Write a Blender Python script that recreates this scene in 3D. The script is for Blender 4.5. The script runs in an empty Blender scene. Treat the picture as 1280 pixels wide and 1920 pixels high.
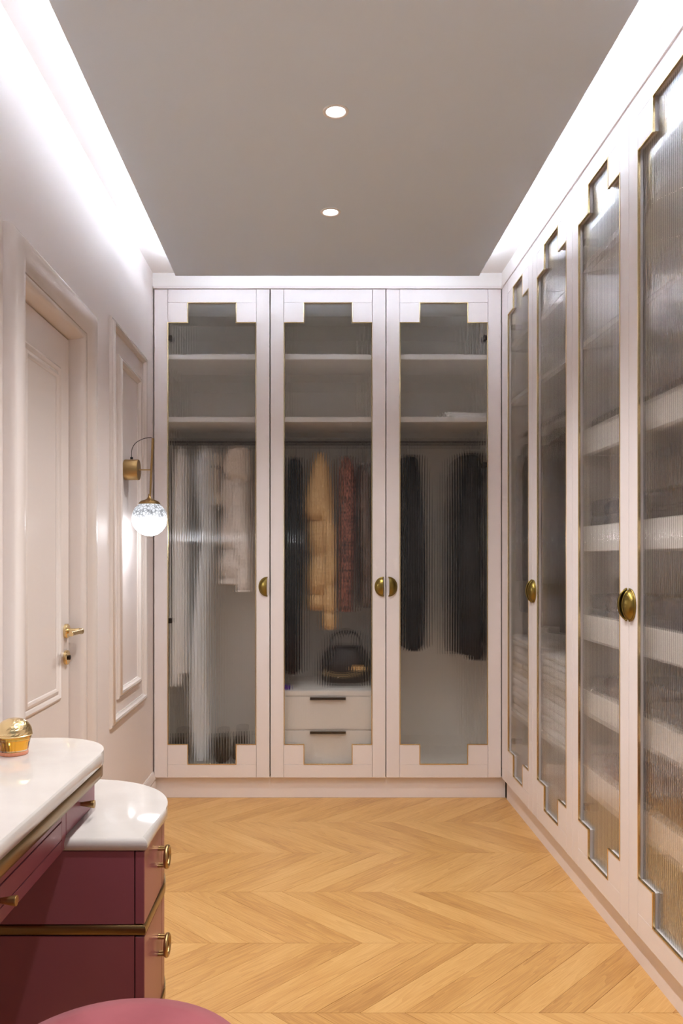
import bpy, bmesh, math, random
from mathutils import Vector, Matrix

sc = bpy.context.scene
COL = sc.collection
PI = math.pi
rnd = random.Random(7)

# ------------------------------------------------------------------ camera
CAM_H = 1.232
cam_d = bpy.data.cameras.new('camera')
cam_d.sensor_fit = 'HORIZONTAL'
cam_d.sensor_width = 24.0
cam_d.lens = 28.0
cam_d.shift_x = 0.0406
cam_d.shift_y = 0.0703
cam_d.clip_start = 0.02
cam = bpy.data.objects.new('camera', cam_d)
COL.objects.link(cam)
cam.location = (0, 0, CAM_H)
cam.rotation_euler = (PI / 2, 0, 0)
sc.camera = cam

# ------------------------------------------------------------------ world, exposure
w = bpy.data.worlds.new('world')
sc.world = w
w.use_nodes = True
w.node_tree.nodes['Background'].inputs[0].default_value = (0.95, 0.97, 1.0, 1)
w.node_tree.nodes['Background'].inputs[1].default_value = 0.26   # even fill light added behind the camera, where the room is left open
sc.view_settings.view_transform = 'Standard'
sc.view_settings.look = 'None'
sc.view_settings.gamma = 1.0
sc.view_settings.use_curve_mapping = False
sc.view_settings.exposure = 0.20
cy = sc.cycles
cy.use_denoising = True
cy.max_bounces = 16
cy.diffuse_bounces = 8
cy.glossy_bounces = 6
cy.transmission_bounces = 12
cy.caustics_reflective = False
cy.caustics_refractive = True
cy.blur_glossy = 0.5
cy.sample_clamp_indirect = 0.0
LED_STRENGTH = 60.0      # cove strips
SPOT_POWER = 56.0        # each recessed downlight
GLOBE_STRENGTH = 46.0     # wall light

# ------------------------------------------------------------------ helpers
def lin(c):
    return tuple(((v / 255) / 12.92 if v / 255 <= 0.04045 else ((v / 255 + 0.055) / 1.055) ** 2.4) for v in c) + (1.0,)

def at(px, py, Y):
    """the point at depth Y that stands at pixel px, py of the 1280 x 1920 frame"""
    return ((px - 588) * Y / 1493.3, Y, CAM_H + (1050 - py) * Y / 1493.3)

def mat(name, rgb, rough=0.5, metal=0.0, coat=0.0, spec=0.5, bump=None, sheen=0.0, emit=None, estr=0.0):
    m = bpy.data.materials.new(name)
    m.use_nodes = True
    nt = m.node_tree
    b = nt.nodes['Principled BSDF']
    b.inputs['Base Color'].default_value = lin(rgb)
    b.inputs['Roughness'].default_value = rough
    b.inputs['Metallic'].default_value = metal
    b.inputs['Coat Weight'].default_value = coat
    b.inputs['Coat Roughness'].default_value = 0.06
    b.inputs['Specular IOR Level'].default_value = spec
    b.inputs['Sheen Weight'].default_value = sheen
    if emit:
        b.inputs['Emission Color'].default_value = lin(emit)
        b.inputs['Emission Strength'].default_value = estr
    if bump:
        sc_, st, dist = bump
        tc = nt.nodes.new('ShaderNodeTexCoord')
        n = nt.nodes.new('ShaderNodeTexNoise')
        n.inputs['Scale'].default_value = sc_
        n.inputs['Detail'].default_value = 4
        bp = nt.nodes.new('ShaderNodeBump')
        bp.inputs['Strength'].default_value = st
        bp.inputs['Distance'].default_value = dist
        nt.links.new(tc.outputs['Object'], n.inputs['Vector'])
        nt.links.new(n.outputs['Fac'], bp.inputs['Height'])
        nt.links.new(bp.outputs['Normal'], b.inputs['Normal'])
    return m

def two_tone(name, c1, c2, scale=(8, 8, 8), rough=0.7, bump=0.3, dist=0.004, sheen=0.0, lo=0.35, hi=0.65):
    m = bpy.data.materials.new(name)
    m.use_nodes = True
    nt = m.node_tree
    b = nt.nodes['Principled BSDF']
    b.inputs['Roughness'].default_value = rough
    b.inputs['Sheen Weight'].default_value = sheen
    tc = nt.nodes.new('ShaderNodeTexCoord')
    mp = nt.nodes.new('ShaderNodeMapping')
    mp.inputs['Scale'].default_value = scale
    n = nt.nodes.new('ShaderNodeTexNoise')
    n.inputs['Scale'].default_value = 1.0
    n.inputs['Detail'].default_value = 5
    r = nt.nodes.new('ShaderNodeValToRGB')
    r.color_ramp.elements[0].position = lo
    r.color_ramp.elements[0].color = lin(c1)
    r.color_ramp.elements[1].position = hi
    r.color_ramp.elements[1].color = lin(c2)
    bp = nt.nodes.new('ShaderNodeBump')
    bp.inputs['Strength'].default_value = bump
    bp.inputs['Distance'].default_value = dist
    L = nt.links.new
    L(tc.outputs['Object'], mp.inputs['Vector'])
    L(mp.outputs['Vector'], n.inputs['Vector'])
    L(n.outputs['Fac'], r.inputs['Fac'])
    L(r.outputs['Color'], b.inputs['Base Color'])
    L(n.outputs['Fac'], bp.inputs['Height'])
    L(bp.outputs['Normal'], b.inputs['Normal'])
    return m

def wood_material():
    m = bpy.data.materials.new('oak_plank')
    m.use_nodes = True
    nt = m.node_tree
    N = nt.nodes.new
    L = nt.links.new
    b = nt.nodes['Principled BSDF']
    b.inputs['Roughness'].default_value = 0.38
    b.inputs['Coat Weight'].default_value = 0.12
    b.inputs['Coat Roughness'].default_value = 0.25
    tc = N('ShaderNodeTexCoord')
    oi = N('ShaderNodeObjectInfo')
    off = N('ShaderNodeVectorMath'); off.operation = 'SCALE'
    off.inputs[0].default_value = (17.0, 31.0, 5.0)
    L(oi.outputs['Random'], off.inputs['Scale'])
    add = N('ShaderNodeVectorMath'); add.operation = 'ADD'
    L(tc.outputs['Object'], add.inputs[0]); L(off.outputs['Vector'], add.inputs[1])
    # cathedral rings: a long noise bent into bands
    mp = N('ShaderNodeMapping'); mp.inputs['Scale'].default_value = (1.5, 22.0, 1.0)
    L(add.outputs['Vector'], mp.inputs['Vector'])
    n1 = N('ShaderNodeTexNoise'); n1.inputs['Scale'].default_value = 1.0; n1.inputs['Detail'].default_value = 2.0
    n1.inputs['Distortion'].default_value = 0.5
    L(mp.outputs['Vector'], n1.inputs['Vector'])
    mul = N('ShaderNodeMath'); mul.operation = 'MULTIPLY'; mul.inputs[1].default_value = 9.0
    L(n1.outputs['Fac'], mul.inputs[0])
    fr = N('ShaderNodeMath'); fr.operation = 'FRACT'
    L(mul.outputs[0], fr.inputs[0])
    # fine fibres
    mp2 = N('ShaderNodeMapping'); mp2.inputs['Scale'].default_value = (14.0, 420.0, 1.0)
    L(add.outputs['Vector'], mp2.inputs['Vector'])
    n2 = N('ShaderNodeTexNoise'); n2.inputs['Scale'].default_value = 1.0; n2.inputs['Detail'].default_value = 3.0
    L(mp2.outputs['Vector'], n2.inputs['Vector'])
    # broad tone drift
    mp3 = N('ShaderNodeMapping'); mp3.inputs['Scale'].default_value = (2.0, 9.0, 1.0)
    L(add.outputs['Vector'], mp3.inputs['Vector'])
    n3 = N('ShaderNodeTexNoise'); n3.inputs['Scale'].default_value = 1.0; n3.inputs['Detail'].default_value = 2.0
    L(mp3.outputs['Vector'], n3.inputs['Vector'])
    s1 = N('ShaderNodeMath'); s1.operation = 'MULTIPLY'; s1.inputs[1].default_value = 0.14
    L(fr.outputs[0], s1.inputs[0])
    s2 = N('ShaderNodeMath'); s2.operation = 'MULTIPLY_ADD'; s2.inputs[1].default_value = 0.45
    L(n2.outputs['Fac'], s2.inputs[0]); L(s1.outputs[0], s2.inputs[2])
    s3 = N('ShaderNodeMath'); s3.operation = 'MULTIPLY_ADD'; s3.inputs[1].default_value = 0.45
    L(n3.outputs['Fac'], s3.inputs[0]); L(s2.outputs[0], s3.inputs[2])
    s4 = N('ShaderNodeMath'); s4.operation = 'MULTIPLY_ADD'; s4.inputs[1].default_value = 0.17
    L(oi.outputs['Random'], s4.inputs[0]); L(s3.outputs[0], s4.inputs[2])
    r = N('ShaderNodeValToRGB')
    e = r.color_ramp.elements
    e[0].position = 0.28; e[0].color = lin((224, 182, 118))
    e[1].position = 0.95; e[1].color = lin((158, 108, 56))
    k = r.color_ramp.elements.new(0.62); k.color = lin((202, 154, 90))
    L(s4.outputs[0], r.inputs['Fac'])
    L(r.outputs['Color'], b.inputs['Base Color'])
    bp = N('ShaderNodeBump'); bp.inputs['Strength'].default_value = 0.12; bp.inputs['Distance'].default_value = 0.001
    L(n2.outputs['Fac'], bp.inputs['Height']); L(bp.outputs['Normal'], b.inputs['Normal'])
    return m

def glass_material(name, rgb=(246, 248, 246), rough=0.0, ior=1.47):
    m = bpy.data.materials.new(name)
    m.use_nodes = True
    nt = m.node_tree
    nt.nodes.remove(nt.nodes['Principled BSDF'])
    g = nt.nodes.new('ShaderNodeBsdfGlass')
    g.inputs['Color'].default_value = lin(rgb)
    g.inputs['Roughness'].default_value = rough
    g.inputs['IOR'].default_value = ior
    nt.links.new(g.outputs[0], nt.nodes['Material Output'].inputs[0])
    return m

def pane_material(name, straight):
    """fluted pane: solid glass, a share of the light passing straight through between the flutes"""
    m = glass_material(name, (255, 255, 255))
    nt = m.node_tree
    g = nt.nodes['Glass BSDF']
    t = nt.nodes.new('ShaderNodeBsdfTransparent')
    mx = nt.nodes.new('ShaderNodeMixShader')
    mx.inputs[0].default_value = straight
    nt.links.new(g.outputs[0], mx.inputs[1])
    nt.links.new(t.outputs[0], mx.inputs[2])
    nt.links.new(mx.outputs[0], nt.nodes['Material Output'].inputs[0])
    return m

def emission(name, rgb, strength):
    m = bpy.data.materials.new(name)
    m.use_nodes = True
    nt = m.node_tree
    nt.nodes.remove(nt.nodes['Principled BSDF'])
    e = nt.nodes.new('ShaderNodeEmission')
    e.inputs[0].default_value = lin(rgb)
    e.inputs[1].default_value = strength
    nt.links.new(e.outputs[0], nt.nodes['Material Output'].inputs[0])
    return m

def crackle_globe():
    """lit crackle glass: bulb glow strongest low in the globe, grey flecks where the crackle bends it away"""
    m = emission('crackle_glass_lit', (246, 248, 255), 1.0)
    nt = m.node_tree
    e = nt.nodes['Emission']
    N = nt.nodes.new
    L = nt.links.new
    tc = N('ShaderNodeTexCoord')
    v = N('ShaderNodeTexVoronoi'); v.feature = 'DISTANCE_TO_EDGE'; v.inputs['Scale'].default_value = 75
    v2 = N('ShaderNodeTexVoronoi'); v2.inputs['Scale'].default_value = 48
    mx = N('ShaderNodeMath'); mx.operation = 'MULTIPLY'
    r = N('ShaderNodeValToRGB')
    r.color_ramp.elements[0].position = 0.01; r.color_ramp.elements[0].color = (0.34, 0.34, 0.34, 1)
    r.color_ramp.elements[1].position = 0.075; r.color_ramp.elements[1].color = (1, 1, 1, 1)
    sep = N('ShaderNodeSeparateXYZ')
    g = N('ShaderNodeMapRange'); g.interpolation_type = 'SMOOTHSTEP'
    g.inputs['From Min'].default_value = 0.077; g.inputs['From Max'].default_value = -0.077
    pw = N('ShaderNodeMath'); pw.operation = 'POWER'; pw.inputs[1].default_value = 5.0
    ma = N('ShaderNodeMath'); ma.operation = 'MULTIPLY_ADD'; ma.inputs[1].default_value = GLOBE_STRENGTH; ma.inputs[2].default_value = 0.85
    L(g.outputs['Result'], pw.inputs[0]); L(pw.outputs[0], ma.inputs[0])
    mm = N('ShaderNodeMath'); mm.operation = 'MULTIPLY'
    L(tc.outputs['Object'], v.inputs['Vector']); L(tc.outputs['Object'], v2.inputs['Vector']); L(tc.outputs['Object'], sep.inputs[0])
    L(v.outputs['Distance'], mx.inputs[0]); L(v2.outputs['Distance'], mx.inputs[1])
    L(mx.outputs[0], r.inputs['Fac'])
    L(sep.outputs['Z'], g.inputs['Value'])
    L(r.outputs['Color'], mm.inputs[0]); L(ma.outputs[0], mm.inputs[1])
    L(mm.outputs[0], e.inputs['Strength'])
    return m

M = {
    'paint':   mat('rose_white_lacquer', (233, 227, 226), 0.36, bump=(220, 0.03, 0.0006)),
    'wall':    mat('rose_white_wall_paint', (227, 219, 216), 0.55, bump=(300, 0.04, 0.0006)),
    'gloss':   mat('rose_white_satin_enamel', (222, 214, 209), 0.24, bump=(60, 0.03, 0.001)),
    'ceil':    mat('white_ceiling_paint', (238, 236, 234), 0.8),
    'panel':   mat('matt_white_plaster', (222, 235, 246), 0.85),
    'inner':   mat('pale_laminate', (243, 240, 234), 0.5),
    'wood':    wood_material(),
    'sub':     mat('subfloor_dark_oak', (84, 56, 32), 0.8),
    'gold':    mat('polished_gold', (232, 208, 158), 0.2, metal=1.0),
    'brass':   mat('brushed_brass', (176, 146, 98), 0.34, metal=1.0),
    'antique': mat('antique_brass', (146, 126, 66), 0.32, metal=1.0),
    'band':    mat('satin_bronze_band', (150, 126, 84), 0.3, metal=1.0),
    'burg':    mat('burgundy_satin_lacquer', (142, 80, 92), 0.34, coat=0.15, bump=(250, 0.03, 0.0005)),
    'quartz':  two_tone('white_quartz', (196, 191, 187), (202, 198, 194), (9, 9, 9), 0.05, 0.0),
    'velvet':  two_tone('dusty_rose_velvet', (136, 57, 66), (160, 79, 88), (7, 7, 7), 0.85, 0.1, 0.002, sheen=0.25),
    'black':   mat('black_plastic', (22, 21, 22), 0.5),
    'dark':    mat('dark_bronze', (46, 36, 30), 0.4, metal=0.6),
    'glass':   pane_material('fluted_glass', 0.36),
    'clear':   glass_material('perfume_glass', (255, 250, 244)),
    'juice':   glass_material('amber_perfume', (255, 226, 120), 0.0, 1.36),
    'coral':   mat('coral_glass_foot', (226, 150, 118), 0.15),
    'led':     emission('led_strip_white', (246, 247, 255), LED_STRENGTH),
    'lens':    emission('downlight_lens', (255, 250, 244), 12.0),
    'globe':   crackle_globe(),
    'white_cloth': mat('white_cotton', (246, 244, 240), 0.85, bump=(40, 0.25, 0.003), sheen=0.2),
    'sheer':   mat('pale_grey_satin', (226, 230, 232), 0.6, bump=(25, 0.35, 0.004), sheen=0.2),
    'cream':   mat('cream_knit', (222, 212, 198), 0.9, bump=(90, 0.4, 0.003)),
    'stone':   mat('stone_grey_nylon', (224, 212, 200), 0.5, bump=(38, 0.9, 0.010)),
    'tan':     mat('tan_nylon', (206, 168, 114), 0.5, bump=(38, 0.9, 0.010)),
    'fur':     mat('pale_fur_trim', (232, 216, 198), 0.95, bump=(160, 1.0, 0.008), sheen=0.4),
    'tweed':   two_tone('red_brown_tweed', (52, 28, 24), (176, 112, 92), (120, 120, 70), 0.95, 0.6, 0.003, lo=0.42, hi=0.6),
    'taupe':   mat('taupe_nylon', (104, 84, 72), 0.45, bump=(45, 0.5, 0.005)),
    'ink':     mat('black_wool', (12, 11, 13), 0.9, spec=0.2),
    'inkny':   mat('black_nylon', (11, 10, 12), 0.5, spec=0.3),
    'brown':   mat('brown_wool', (92, 66, 46), 0.85, bump=(70, 0.3, 0.003)),
    'purple':  mat('violet_card', (84, 42, 150), 0.5),
    'leather': mat('black_leather', (16, 13, 13), 0.35, bump=(120, 0.3, 0.001)),
    'maroon':  mat('dark_maroon_knit', (58, 20, 24), 0.9, bump=(90, 0.4, 0.003)),
    'navy':    mat('dark_navy_knit', (30, 30, 42), 0.9, bump=(90, 0.4, 0.003)),
    'grey':    mat('charcoal_knit', (58, 54, 54), 0.9, bump=(90, 0.4, 0.003)),
    'umber':   mat('umber_knit', (74, 52, 40), 0.9, bump=(90, 0.4, 0.003)),
    'hang':    mat('black_hanger', (26, 24, 24), 0.5),
}

def link(name, me, parent=None, loc=(0, 0, 0), rot=0.0):
    o = bpy.data.objects.new(name, me)
    COL.objects.link(o)
    o.location = loc
    o.rotation_euler = (0, 0, rot)
    if parent is not None:
        o.parent = parent
    return o

def empty(name, loc=(0, 0, 0), rot=0.0, parent=None):
    o = link(name, None, parent, loc, rot)
    o.empty_display_size = 0.05
    return o

def tag(o, label, cat, group=None):
    o['label'] = label
    o['category'] = cat
    if group:
        o['group'] = group
    return o

def struct(o):
    o['kind'] = 'structure'
    return o

def finish(bm, name, m, parent=None, loc=(0, 0, 0), rot=0.0, smooth=False, angle=None):
    bmesh.ops.recalc_face_normals(bm, faces=bm.faces)
    me = bpy.data.meshes.new(name)
    bm.to_mesh(me)
    bm.free()
    me.materials.append(m)
    if smooth:
        for p in me.polygons:
            p.use_smooth = True
        if angle:
            me.set_sharp_from_angle(angle=math.radians(angle))
    return link(name, me, parent, loc, rot)

def add_box(bm, x0, x1, y0, y1, z0, z1, bevel=0.0, seg=1):
    vs = [bm.verts.new((x, y, z)) for x in (x0, x1) for y in (y0, y1) for z in (z0, z1)]
    fs = []
    for f in ((0, 1, 3, 2), (4, 6, 7, 5), (0, 4, 5, 1), (2, 3, 7, 6), (0, 2, 6, 4), (1, 5, 7, 3)):
        fs.append(bm.faces.new([vs[i] for i in f]))
    if bevel > 0:
        es = list({e for f in fs for e in f.edges})
        bmesh.ops.bevel(bm, geom=es, offset=bevel, segments=seg, affect='EDGES', profile=0.5)

def box(name, x0, x1, y0, y1, z0, z1, m, parent=None, bevel=0.0, seg=1):
    bm = bmesh.new()
    add_box(bm, min(x0, x1), max(x0, x1), min(y0, y1), max(y0, y1), z0, z1, bevel, seg)
    return finish(bm, name, m, parent)

def add_loft(bm, rings, cap0=True, cap1=True, closed=True):
    vr = [[bm.verts.new(p) for p in r] for r in rings]
    n = len(rings[0])
    for a, b in zip(vr, vr[1:]):
        for i in range(n if closed else n - 1):
            j = (i + 1) % n
            bm.faces.new((a[i], a[j], b[j], b[i]))
    if cap0:
        bm.faces.new(vr[0][::-1])
    if cap1:
        bm.faces.new(vr[-1])

def add_lathe(bm, prof, n=24, center=(0, 0, 0), axis='Z', cap0=True, cap1=True):
    rings = []
    for r, h in prof:
        ring = []
        for i in range(n):
            a = 2 * PI * i / n
            c, s = r * math.cos(a), r * math.sin(a)
            p = {'Z': (c, s, h), 'X': (h, c, s), 'Y': (c, h, s)}[axis]
            ring.append((p[0] + center[0], p[1] + center[1], p[2] + center[2]))
        rings.append(ring)
    add_loft(bm, rings, cap0, cap1)

def lathe(name, prof, m, parent=None, n=24, center=(0, 0, 0), axis='Z', angle=35):
    bm = bmesh.new()
    add_lathe(bm, prof, n, center, axis)
    return finish(bm, name, m, parent, smooth=True, angle=angle)

def catmull(pts, per=6):
    P = [Vector(p) for p in pts]
    out = []
    for i in range(len(P) - 1):
        p0 = P[max(i - 1, 0)]; p1 = P[i]; p2 = P[i + 1]; p3 = P[min(i + 2, len(P) - 1)]
        for k in range(per):
            t = k / per
            out.append(0.5 * ((2 * p1) + (p2 - p0) * t + (2 * p0 - 5 * p1 + 4 * p2 - p3) * t * t + (3 * p1 - p0 - 3 * p2 + p3) * t ** 3))
    out.append(P[-1])
    return out

def add_tube(bm, pts, r, n=8, closed=False):
    P = [Vector(p) for p in pts]
    rr = r if isinstance(r, (list, tuple)) else [r] * len(P)
    up = None
    rings = []
    for i, p in enumerate(P):
        a = P[i - 1] if (i > 0 or closed) else P[i]
        b = P[(i + 1) % len(P)] if (i < len(P) - 1 or closed) else P[i]
        t = (b - a).normalized()
        if up is None:
            up = Vector((0, 0, 1)) if abs(t.z) < 0.9 else Vector((1, 0, 0))
        s = t.cross(up).normalized()
        up = s.cross(t).normalized()
        rings.append([tuple(p + (s * math.cos(2 * PI * k / n) + up * math.sin(2 * PI * k / n)) * rr[i]) for k in range(n)])
    if closed:
        rings.append(rings[0])
        add_loft(bm, rings, False, False)
        bmesh.ops.remove_doubles(bm, verts=bm.verts, dist=1e-6)
    else:
        add_loft(bm, rings)

def tube(name, pts, r, m, parent=None, n=8, closed=False):
    bm = bmesh.new()
    add_tube(bm, pts, r, n, closed)
    return finish(bm, name, m, parent, smooth=True, angle=50)

def slab(name, outline, z0, z1, m, parent=None, bevel=0.0, seg=3):
    """a plan outline drawn up into a slab, its upper and lower edges rounded"""
    bm = bmesh.new()
    lo = [bm.verts.new((x, y, z0)) for x, y in outline]
    hi = [bm.verts.new((x, y, z1)) for x, y in outline]
    n = len(outline)
    f0 = bm.faces.new(lo[::-1]); f1 = bm.faces.new(hi)
    for i in range(n):
        j = (i + 1) % n
        bm.faces.new((lo[i], lo[j], hi[j], hi[i]))
    if bevel > 0:
        es = list(f0.edges) + list(f1.edges)
        bmesh.ops.bevel(bm, geom=es, offset=bevel, segments=seg, affect='EDGES', profile=0.5)
    return finish(bm, name, m, parent, smooth=True, angle=32)

def arc(cx, cy, r, a0, a1, n=14):
    return [(cx + r * math.cos(math.radians(a0 + (a1 - a0) * i / n)), cy + r * math.sin(math.radians(a0 + (a1 - a0) * i / n))) for i in range(n + 1)]

def frame_sweep(name, X, y0, y1, z0, z1, prof, m, parent=None, open_bottom=False, smooth=True):
    """a mitred moulding around a rectangle on the wall plane X; prof holds (outward offset, projection)"""
    bm = bmesh.new()
    if open_bottom:
        cs = [lambda o: (y0 - o, z0), lambda o: (y0 - o, z1 + o), lambda o: (y1 + o, z1 + o), lambda o: (y1 + o, z0)]
    else:
        cs = [lambda o: (y0 - o, z0 - o), lambda o: (y0 - o, z1 + o), lambda o: (y1 + o, z1 + o), lambda o: (y1 + o, z0 - o)]
    rings = [[(X + p, c(o)[0], c(o)[1]) for o, p in prof] for c in cs]
    n = len(prof)
    vr = [[bm.verts.new(p) for p in r] for r in rings]
    seq = list(zip(vr, vr[1:])) + ([] if open_bottom else [(vr[-1], vr[0])])
    for a, b in seq:
        for i in range(n - 1):
            bm.faces.new((a[i], a[i + 1], b[i + 1], b[i]))
    return finish(bm, name, m, parent, smooth=smooth, angle=38)

# ------------------------------------------------------------------ room
XL, XR = -0.830, 0.968        # left wall, front plane of the right-hand wardrobes
YB = 4.106                    # front plane of the back wardrobes
ZT = 2.642                    # top of the wardrobes with their cornice
ZC = 2.712                    # upper ceiling inside the cove
YN = -1.0                     # near end behind the camera, wall left out for the fill light
YE, XE = 4.73, 1.60           # walls behind the wardrobes
DY0, DY1, DZ = 2.235, 2.838, 2.03   # door opening

bm = bmesh.new()
add_box(bm, XL - 0.15, XL, YN, DY0 - 0.02, 0, ZC)
add_box(bm, XL - 0.15, XL, DY1 + 0.02, YE, 0, ZC)
add_box(bm, XL - 0.15, XL, DY0 - 0.02, DY1 + 0.02, DZ + 0.02, ZC)
struct(finish(bm, 'wall_left', M['wall']))
struct(box('wall_back', XL - 0.15, XE + 0.1, YE, YE + 0.1, 0, ZC, M['wall']))
bm = bmesh.new()
add_box(bm, XE, XE + 0.1, 1.908, YE, 0, ZC)
add_box(bm, XR, XR + 0.1, YN, 1.906, 0, ZC)
struct(finish(bm, 'wall_right', M['wall']))
bm = bmesh.new()
add_box(bm, XL, XR, YB, YE, ZT, ZC)
add_box(bm, XR, XE, 1.908, YE, ZT, ZC)
struct(finish(bm, 'ceiling_bulkhead', M['ceil']))
struct(box('ceiling', XL - 0.15, XE + 0.1, YN - 0.1, YE + 0.1, ZC, ZC + 0.1, M['ceil']))
# cornice strips over the wardrobes
struct(box('trim_1', XL + 0.004, XR - 0.004, YB - 0.006, YB + 0.03, ZT - 0.012, ZT - 0.0005, M['paint'], bevel=0.001))
struct(box('trim_2', XR - 0.006, XR + 0.03, 1.912, YB - 0.007, ZT - 0.016, ZT - 0.0005, M['paint'], bevel=0.001))

# dropped ceiling panel with its cove lights
ZP, ZPT = 2.600, 2.624
PANEL = [(-0.623, YN + 0.3), (0.795, YN + 0.3), (0.795, 3.835), (-0.665, 3.835)]
LIGHTS = [(0.067, 2.428), (0.066, 3.130), (0.067, 1.72), (0.067, 1.01)]
bm = bmesh.new()
def edge_loop(pts, z):
    vs = [bm.verts.new((x, y, z)) for x, y in pts]
    return vs, [bm.edges.new((vs[i], vs[(i + 1) % len(vs)])) for i in range(len(vs))]
outer, es = edge_loop(PANEL, ZP)
alle = list(es)
holes = []
for lx, ly in LIGHTS:
    vs, e2 = edge_loop([(lx + 0.031 * math.cos(2 * PI * k / 28), ly + 0.031 * math.sin(2 * PI * k / 28)) for k in range(28)], ZP)
    holes.append(vs); alle += e2
bmesh.ops.triangle_fill(bm, use_beauty=True, use_dissolve=False, edges=alle)
top = [bm.verts.new((x, y, ZPT)) for x, y in PANEL]
for i in range(4):
    j = (i + 1) % 4
    bm.faces.new((outer[i], outer[j], top[j], top[i]))
bm.faces.new(top)
for vs in holes:
    up = [bm.verts.new((v.co.x, v.co.y, ZPT - 0.002)) for v in vs]
    for i in range(28):
        j = (i + 1) % 28
        bm.faces.new((vs[i], vs[j], up[j], up[i]))
panel = struct(finish(bm, 'ceiling_panel', M['panel']))
# upstand lips that hide the strips, and the strips themselves
LIP = 2.636
def run(name, p, q, inset, wdt, z0, z1, m):
    p = Vector((p[0], p[1], 0)); q = Vector((q[0], q[1], 0))
    d = (q - p).normalized(); nrm = Vector((-d.y, d.x, 0))
    a = p + nrm * inset; b = q + nrm * inset
    o = [a, b, b + nrm * wdt, a + nrm * wdt]
    return slab(name, [(v.x, v.y) for v in o], z0, z1, m, panel)
for i in (1, 2, 3):
    p, q = PANEL[i], PANEL[(i + 1) % 4]
    run('lip', p, q, 0.0, 0.008, ZPT, LIP, M['panel'])
    a = Vector((p[0], p[1], 0)); b = Vector((q[0], q[1], 0))
    d = (b - a).normalized(); nrm = Vector((-d.y, d.x, 0))
    bm = bmesh.new()
    add_loft(bm, [[tuple(e + nrm * o + d * k + Vector((0, 0, z))) for o, z in ((0.009, ZPT + 0.0005), (0.009, LIP - 0.0095), (0.018, LIP - 0.0008), (0.0185, ZPT + 0.0005))] for e, k in ((a, 0.02), (b, -0.02))])
    finish(bm, 'led_strip', M['led'], panel)

# floor: chevron planks laid 45 degrees in bands 0.395 m deep
floor = struct(box('floor', XL - 0.15, XE + 0.1, YN - 0.1, YE + 0.1, -0.08, -0.006, M['sub']))
BAND, PITCH, Y0, X0 = 0.3948, 0.1216, 2.167, 0.4906
def clip(poly, axis, lim, keep_less):
    out = []
    for i in range(len(poly)):
        a, b = poly[i], poly[(i + 1) % len(poly)]
        ia = (a[axis] <= lim) if keep_less else (a[axis] >= lim)
        ib = (b[axis] <= lim) if keep_less else (b[axis] >= lim)
        if ia:
            out.append(a)
        if ia != ib:
            t = (lim - a[axis]) / (b[axis] - a[axis])
            out.append((a[0] + (b[0] - a[0]) * t, a[1] + (b[1] - a[1]) * t))
    return out
for bnd in range(-7, 5):
    ya, yb = Y0 + bnd * BAND, Y0 + (bnd + 1) * BAND
    s = 1 if bnd % 2 == 0 else -1
    shift = 0.0 if bnd % 2 == 0 else BAND
    for k in range(-18, 12):
        xa = X0 + k * PITCH + shift
        g = 0.0005
        poly = [(xa + g, ya + g), (xa + PITCH - g, ya + g), (xa + PITCH - g + s * BAND, yb - g), (xa + g + s * BAND, yb - g)]
        for ax, lim, kl in ((0, XL + 0.001, False), (0, 0.996, True), (1, YB + 0.024, True)):
            if poly:
                poly = clip(poly, ax, lim, kl)
        if len(poly) < 3:
            continue
        area = abs(sum(poly[i][0] * poly[(i + 1) % len(poly)][1] - poly[(i + 1) % len(poly)][0] * poly[i][1] for i in range(len(poly)))) / 2
        if area < 8e-6:
            continue
        cx = sum(p[0] for p in poly) / len(poly); cyy = sum(p[1] for p in poly) / len(poly)
        ang = s * PI / 4
        c, sn = math.cos(-ang), math.sin(-ang)
        loc = [((x - cx) * c - (y - cyy) * sn, (x - cx) * sn + (y - cyy) * c) for x, y in poly]
        bm = bmesh.new()
        e = 0.0006
        def inset(pts, dd):
            mx = sum(p[0] for p in pts) / len(pts); my = sum(p[1] for p in pts) / len(pts)
            r = []
            for x, y in pts:
                L = math.hypot(x - mx, y - my) or 1
                r.append((x - (x - mx) / L * dd, y - (y - my) / L * dd))
            return r
        ins = inset(loc, e)
        zt = rnd.uniform(-0.0002, 0.0001)
        add_loft(bm, [[(x, y, -0.006) for x, y in loc], [(x, y, zt - 0.0006) for x, y in loc], [(x, y, zt) for x, y in ins]], False, True)
        finish(bm, 'plank', M['wood'], floor, (cx, cyy, 0), ang)

# baseboards
BASE = [(0.0, 0.0), (0.018, 0.0), (0.018, 0.085), (0.014, 0.095), (0.016, 0.105), (0.010, 0.118), (0.008, 0.135), (0.004, 0.142), (0.0, 0.142)]
def baseboard(name, ya, yb):
    bm = bmesh.new()
    add_loft(bm, [[(XL + a, y, z) for a, z in BASE] for y in (ya, yb)])
    return struct(finish(bm, name, M['gloss'], smooth=True, angle=30))
baseboard('baseboard_left', DY1 + 0.115, YB - 0.003)
baseboard('baseboard_left.001', 2.19, DY0 - 0.115) if DY0 - 0.115 > 2.2 else None

# wall panel mouldings
OG = [(0.0, 0.0), (0.0, 0.006), (0.006, 0.010), (0.010, 0.018), (0.018, 0.021), (0.026, 0.017), (0.030, 0.010), (0.036, 0.011), (0.040, 0.007), (0.042, 0.0)]
t3 = struct(frame_sweep('trim_3', XL, 3.275, 3.86, 0.585, 2.185, OG, M['gloss']))
t4 = struct(frame_sweep('trim_4', XL, 3.395, 3.74, 0.685, 2.06, OG, M['gloss']))

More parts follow.
